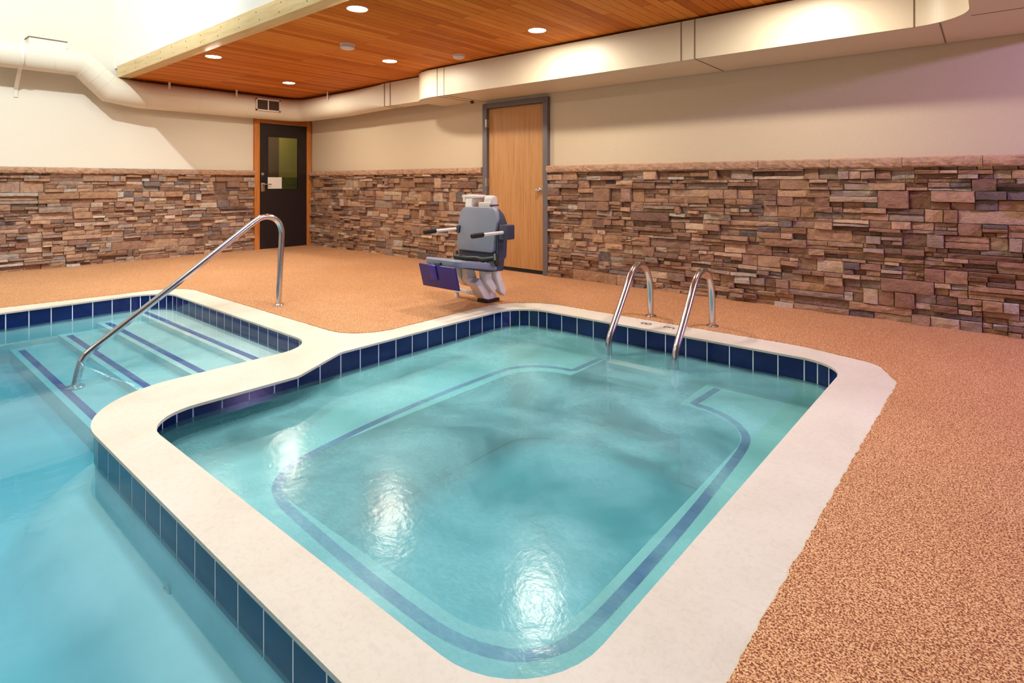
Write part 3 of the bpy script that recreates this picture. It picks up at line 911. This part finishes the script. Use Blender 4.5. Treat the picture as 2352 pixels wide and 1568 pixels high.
# scale: top bend follows the photographed profile
bm = bmesh.new(); add_tube(bm, loc_(pr, (4.346, -2.818, 0)), .0245, 20); link('rail_tube', bm, M['steel'], hr, True)
bm = bmesh.new(); flange(bm, 0, 0, .004); link('deck_flange', bm, M['steel'], hr, True)
bm = bmesh.new(); flange(bm, 0, -1.466, -.3195, .06); link('step_flange', bm, M['steel'], hr, True)

# ------------------------------------------------------------------ ladder
ld_ = empty('pool_ladder', 'stainless steel ladder with two arched grab rails at the far edge of the hot tub', 'ladder', None, (7.3, -1.07, 0))
for x in (7.062, 7.568):
    pts = spline([(x, y, z) for y, z in ((-1.068, 0), (-1.073, .12), (-1.082, .24), (-1.105, .33), (-1.155, .405), (-1.225, .442), (-1.30, .445), (-1.37, .415), (-1.43, .355), (-1.50, .26), (-1.60, .13), (-1.68, .03), (-1.722, -.03), (-1.74, -.09), (-1.742, -.2), (-1.745, -.56))], 5)
    bm = bmesh.new(); add_tube(bm, loc_(pts, (7.3, -1.07, 0)), .0245, 20); r_ = link('grab_rail', bm, M['steel'], ld_, True)
    bm = bmesh.new(); flange(bm, x - 7.3, 0, .004, .046); link('deck_flange', bm, M['steel'], r_, True)
for z in (-.195, -.25, -.325):
    bm = bmesh.new(); add_box(bm, (-.225, -.72, z - .012), (.255, -.63, z + .006), None, .005); link('tread', bm, M['white_plastic'], ld_, True)

# depth marks on the coping between the rails
def text_mesh(name, body, size, loc, rz, mat, parent):
    cu = bpy.data.curves.new(name, 'FONT'); cu.body = body; cu.size = size; cu.align_x = 'CENTER'; cu.align_y = 'CENTER'; cu.extrude = .0004; cu.offset = -.0015
    o = bpy.data.objects.new(name, cu); C.objects.link(o)
    dg_ = bpy.context.evaluated_depsgraph_get(); me = bpy.data.meshes.new_from_object(o.evaluated_get(dg_))
    bpy.data.objects.remove(o); me.materials.clear(); me.materials.append(mat)
    o = bpy.data.objects.new(name, me); C.objects.link(o); o.location = loc; o.rotation_euler = (0, 0, rz); o.parent = parent
    return o
text_mesh('depth_mark', '8', .125, (7.145, -1.305, .0012), PI * .5, M['mark'], cop)
text_mesh('depth_mark', '3', .125, (7.335, -1.305, .0012), PI * .5, M['mark'], cop)

# ------------------------------------------------------------------ pool lift chair
u_ = Vector((.7653, -.6437)); w_ = Vector((.6437, .7653))
def XD_(X, D): return Vector((9.166, -5.330)) + Vector((.7653, .6437)) * X + Vector((-.6437, .7653)) * D
O = XD_(-.3066, 5.11)
Fv = (XD_(-.65, -.76) - XD_(0, 0)).normalized(); Sv = (XD_(.76, -.65) - XD_(0, 0)).normalized()
# local frame: x = S (chair's near side), y = -F ... use x = F (forward), y = side
lift = empty('pool_lift_chair', 'grey pool access lift chair with navy footrest standing by the hot tub', 'pool lift', None, (O.x, O.y, .004), math.atan2(Fv.y, Fv.x))
sgn = 1.0 if Vector((-Fv.y, Fv.x)).dot(Sv) > 0 else -1.0
def S(y): return y * sgn
def lbox(name, x0, x1, y0, y1, z0, z1, m, bev=.006, parent=None, Mx=None):
    a, b = sorted((S(y0), S(y1))); return box(name, (x0, a, z0), (x1, b, z1), m, parent or lift, bev, Mx)
def lpoly(name, pts_xz, y0, y1, m, parent=None, bev=.004):
    """extrude an x-z polygon between y0..y1"""
    bm = bmesh.new(); a = [bm.verts.new((x, S(y0), z)) for x, z in pts_xz]; b = [bm.verts.new((x, S(y1), z)) for x, z in pts_xz]
    bm.faces.new(a); bm.faces.new(b[::-1])
    for i in range(len(a)):
        j = (i + 1) % len(a); bm.faces.new((a[i], b[i], b[j], a[j]))
    bmesh.ops.recalc_face_normals(bm, faces=bm.faces)
    if bev: bmesh.ops.bevel(bm, geom=list(bm.edges), offset=bev, segments=2, affect='EDGES')
    return link(name, bm, m, parent or lift, True)
# backrest pad: rounded-top panel, slightly reclined
bm = bmesh.new()
def back_ring(sc, x):
    pts = []; w, zb0, zt0, r = .243, .435, .865, .085
    co = [(-w + .012, zb0 + .03, .03), (w - .012, zb0 + .03, .03), (w, zt0 - .12, r), (w - .03, zt0, r), (-w + .03, zt0, r), (-w, zt0 - .12, r)]
    lp = loop([(a, b, min(c, .07)) for a, b, c in co], .02)
    c = Vector((0, .65))
    return [Vector((x - .10 * (p.y - .43) / .43 * 0.6, S((c + (p - c) * sc).x - .05), (c + (p - c) * sc).y)) for p in lp]
add_loft(bm, [back_ring(.93, -.045), back_ring(1.0, -.035), back_ring(1.0, -.008), back_ring(.985, .004), back_ring(.94, .008)])
link('backrest', bm, M['grey_plastic'], lift, True)
# shell behind it
bm = bmesh.new()
def sring(z, w, x0, x1): return [Vector((x0, S(-w - .03), z)), Vector((x1, S(-w - .03), z)), Vector((x1, S(w - .03), z)), Vector((x0, S(w - .03), z))]
add_loft(bm, [sring(.36, .20, -.10, .0), sring(.42, .255, -.14, -.03), sring(.55, .245, -.16, -.04), sring(.72, .24, -.17, -.055), sring(.80, .20, -.17, -.075), sring(.85, .15, -.16, -.09)])
bmesh.ops.bevel(bm, geom=list(bm.edges), offset=.008, segments=2, affect='EDGES')
link('back_shell', bm, M['dark_grey'], lift, True)
# seat
bm = bmesh.new()
def seat_ring(z, g):
    lp = loop([(-.02, -.225 + g, .02), (.47 - g, -.21 + g, .07), (.47 - g, .21 - g, .07), (-.02, .225 - g, .02)], .02)
    return [Vector((p.x, S(p.y), z - .075 * (1 - p.x / .47))) for p in lp]
add_loft(bm, [seat_ring(.392, .02), seat_ring(.400, .003), seat_ring(.440, 0), seat_ring(.452, .008), seat_ring(.447, .04)])
seat = link('seat', bm, M['grey_plastic'], lift, True)
lpoly('seat_frame', [(-.12, .30), (.08, .31), (.36, .372), (.36, .378), (-.03, .325), (-.06, .40), (-.14, .42)], -.20, .20, M['dark_grey'])
# lap belt heaped at the back of the seat
bm = bmesh.new()
add_tube(bm, [(.03, S(-.255), .44), (.10, S(-.19), .415), (.09, S(-.05), .41), (.06, S(.05), .415), (.08, S(.14), .41), (.03, S(.24), .43)], .022, 10)
add_tube(bm, [(.03, S(.24), .46), (.06, S(.27), .42), (.02, S(.25), .37)], .02, 8)
link('lap_belt', bm, M['black_rubber'], lift, True)
# arms
for s_ in (-1, 1):
    y = .295 * s_
    bm = bmesh.new(); add_tube(bm, [(-.02, S(y), .655), (.26, S(y), .652)], .0145, 14); arm = link('armrest_tube', bm, M['white_paint'], lift, True)
    bm = bmesh.new(); add_tube(bm, [(.245, S(y), .652), (.25, S(y), .652), (.375, S(y), .650), (.38, S(y), .65)], .02, 14, True, [.017, .021, .021, .016]); link('grip', bm, M['black_rubber'], arm, True)
    lbox('arm_bracket', -.115, -.005, y + (-.045 if s_ > 0 else .0), y + .045, .59 if s_ > 0 else .62, .72 if s_ > 0 else .69, M['dark_grey'], .012)
    lbox('arm_crossbar', -.12, -.07, min(y, .2 * s_), max(y, .2 * s_), .63, .68, M['dark_grey'], .006)
# footrest
Mf = Matrix.Translation((.50, 0, .398)) @ Matrix.Rotation(-.26, 4, 'Y').inverted() @ Matrix.Translation((-.50, 0, -.398))
fr = lbox('footrest_panel', .49, .508, -.22, .225, .195, .398, M['navy'], .006, None, Mf)
lbox('footrest_tab', .505, .519, -.085, .0, .27, .40, M['bright_blue'], .004, fr, Mf)
lbox('footrest_hinge', .40, .50, -.03, .03, .375, .42, M['dark_grey'], .005, fr)
# white base: mast columns, arms, foot and caster
lpoly('mast_column', [(-.24, .40), (-.12, .40), (-.12, .925), (-.15, .975), (-.22, .975), (-.24, .95)], -.285, -.195, M['white_paint'])
bm = bmesh.new(); add_box(bm, (-.27, min(S(-.33), S(-.15)), .945), (-.12, max(S(-.33), S(-.15)), .972), None, .008); 
add_box(bm, (-.24, min(S(-.36), S(-.29)), .90), (-.16, max(S(-.36), S(-.29)), .96), None, .008)
link('control_head', bm, M['white_plastic'], lift, True)
cc = lpoly('actuator_cover', [(-.25, .42), (-.165, .42), (-.165, .93), (-.18, .965), (-.22, .97), (-.25, .95)], -.09, .02, M['white_plastic'], None, .01)
lbox('cover_band', -.254, -.160, -.095, .025, .872, .885, M['dark_grey'], .001, cc)
lpoly('side_linkage', [(-.22, .80), (-.16, .83), (-.14, .72), (-.19, .66)], .06, .10, M['white_paint'])
lbox('mast_crossbar', -.22, -.15, -.14, .0, .86, .905, M['white_paint'], .006)
lpoly('lift_arm', [(.06, .38), (.13, .38), (.11, .21), (.04, .155), (-.02, .20), (.02, .30)], -.09, -.02, M['white_paint'])
lpoly('lift_arm', [(-.06, .385), (.02, .385), (.0, .20), (-.10, .09), (-.16, .13), (-.08, .22)], .02, .10, M['white_paint'])
lpoly('base_beam', [(.03, .235), (.085, .20), (-.02, .05), (-.10, .015), (-.19, .015), (-.19, .06), (-.08, .12)], -.055, .055, M['white_paint'])
lpoly('rear_brace', [(-.10, .40), (-.04, .40), (-.16, .10), (-.22, .05), (-.24, .10)], .06, .13, M['white_paint'])
lpoly('front_brace', [(.10, .39), (.20, .385), (.16, .27), (.06, .16), (.0, .14), (.04, .24)], -.16, -.10, M['white_paint'])
lbox('foot_pad', -.21, -.05, -.06, .075, .0, .03, M['black_rubber'], .006)
lbox('outrigger', -.10, -.05, -.36, -.05, .05, .085, M['white_paint'], .005)
bm = bmesh.new(); lathe(bm, [(.024, 0), (.026, .012), (.02, .03), (.018, .085), (.010, .095)], -.075, S(-.352), 0, 16); link('outrigger_foot', bm, M['white_plastic'], lift, True)

# ------------------------------------------------------------------ lights
def area(name, loc, size, energy, col, target, sy=None):
    l = bpy.data.lights.new(name, 'AREA'); l.energy = energy; l.color = col; l.size = size
    if sy: l.shape = 'RECTANGLE'; l.size_y = sy
    o = bpy.data.objects.new(name, l); C.objects.link(o); o.location = loc
    d = Vector(target) - Vector(loc); o.rotation_euler = d.to_track_quat('-Z', 'Y').to_euler(); return o
def spot(name, loc, tgt, e, col, deg, size, blend=.6):
    l = bpy.data.lights.new(name, 'SPOT'); l.energy = e; l.color = col; l.spot_size = math.radians(deg); l.spot_blend = blend; l.shadow_soft_size = size
    o = bpy.data.objects.new(name, l); C.objects.link(o); o.location = loc
    o.rotation_euler = (Vector(tgt) - Vector(loc)).to_track_quat('-Z', 'Y').to_euler(); return o
spot('high_bay_light', (5.3, -5.9, 5.9), (0, -3.6, 2.2), 950, (.86, .96, 1.0), 74, .07, .7)
spot('coping_fill_light', (7.4, -4.2, 5.9), (7.3, -4.3, 0), 300, (.96, .98, 1.0), 62, .3, .9)  # added light for the coping and hot tub, not a known fixture
area('high_bay_light', (4.5, -9.0, 5.9), 1.2, 70, (.95, 1.0, .98), (4.0, -8.0, 0))
area('violet_downlight', (12.0, -1.02, 2.46), .2, 105, (.58, .42, 1.0), (10.2, -.9, 0))
area('corridor_light', (-1.0, -.2, 2.4), .3, 9, (1, .9, .6), (-1.3, .1, 0))
area('soft_fill_light', (5.2, -4.9, 6.1), 2.4, 125, (.96, 1, .98), (5.2, -4.9, 0))  # added soft light, weakens the hard shadow in the hot tub
w_ = bpy.data.worlds.new('world'); bpy.context.scene.world = w_; w_.use_nodes = True
w_.node_tree.nodes['Background'].inputs[0].default_value = (.8, .85, 1, 1); w_.node_tree.nodes['Background'].inputs[1].default_value = .1

# ------------------------------------------------------------------ camera
cd = bpy.data.cameras.new('camera'); cam = bpy.data.objects.new('camera', cd); C.objects.link(cam)
cd.sensor_width = 36; cd.lens = 1300 / 2352 * 36; cd.shift_y = -(784 - 420) / 2352; cd.clip_start = .05
cam.location = (9.166, -5.330, 1.09); cam.rotation_euler = (PI / 2, 0, math.atan2(.6436, .7654))
sc = bpy.context.scene; sc.camera = cam
sc.view_settings.view_transform = 'Standard'; sc.view_settings.look = 'None'; sc.view_settings.gamma = 1; sc.view_settings.exposure = 0.45
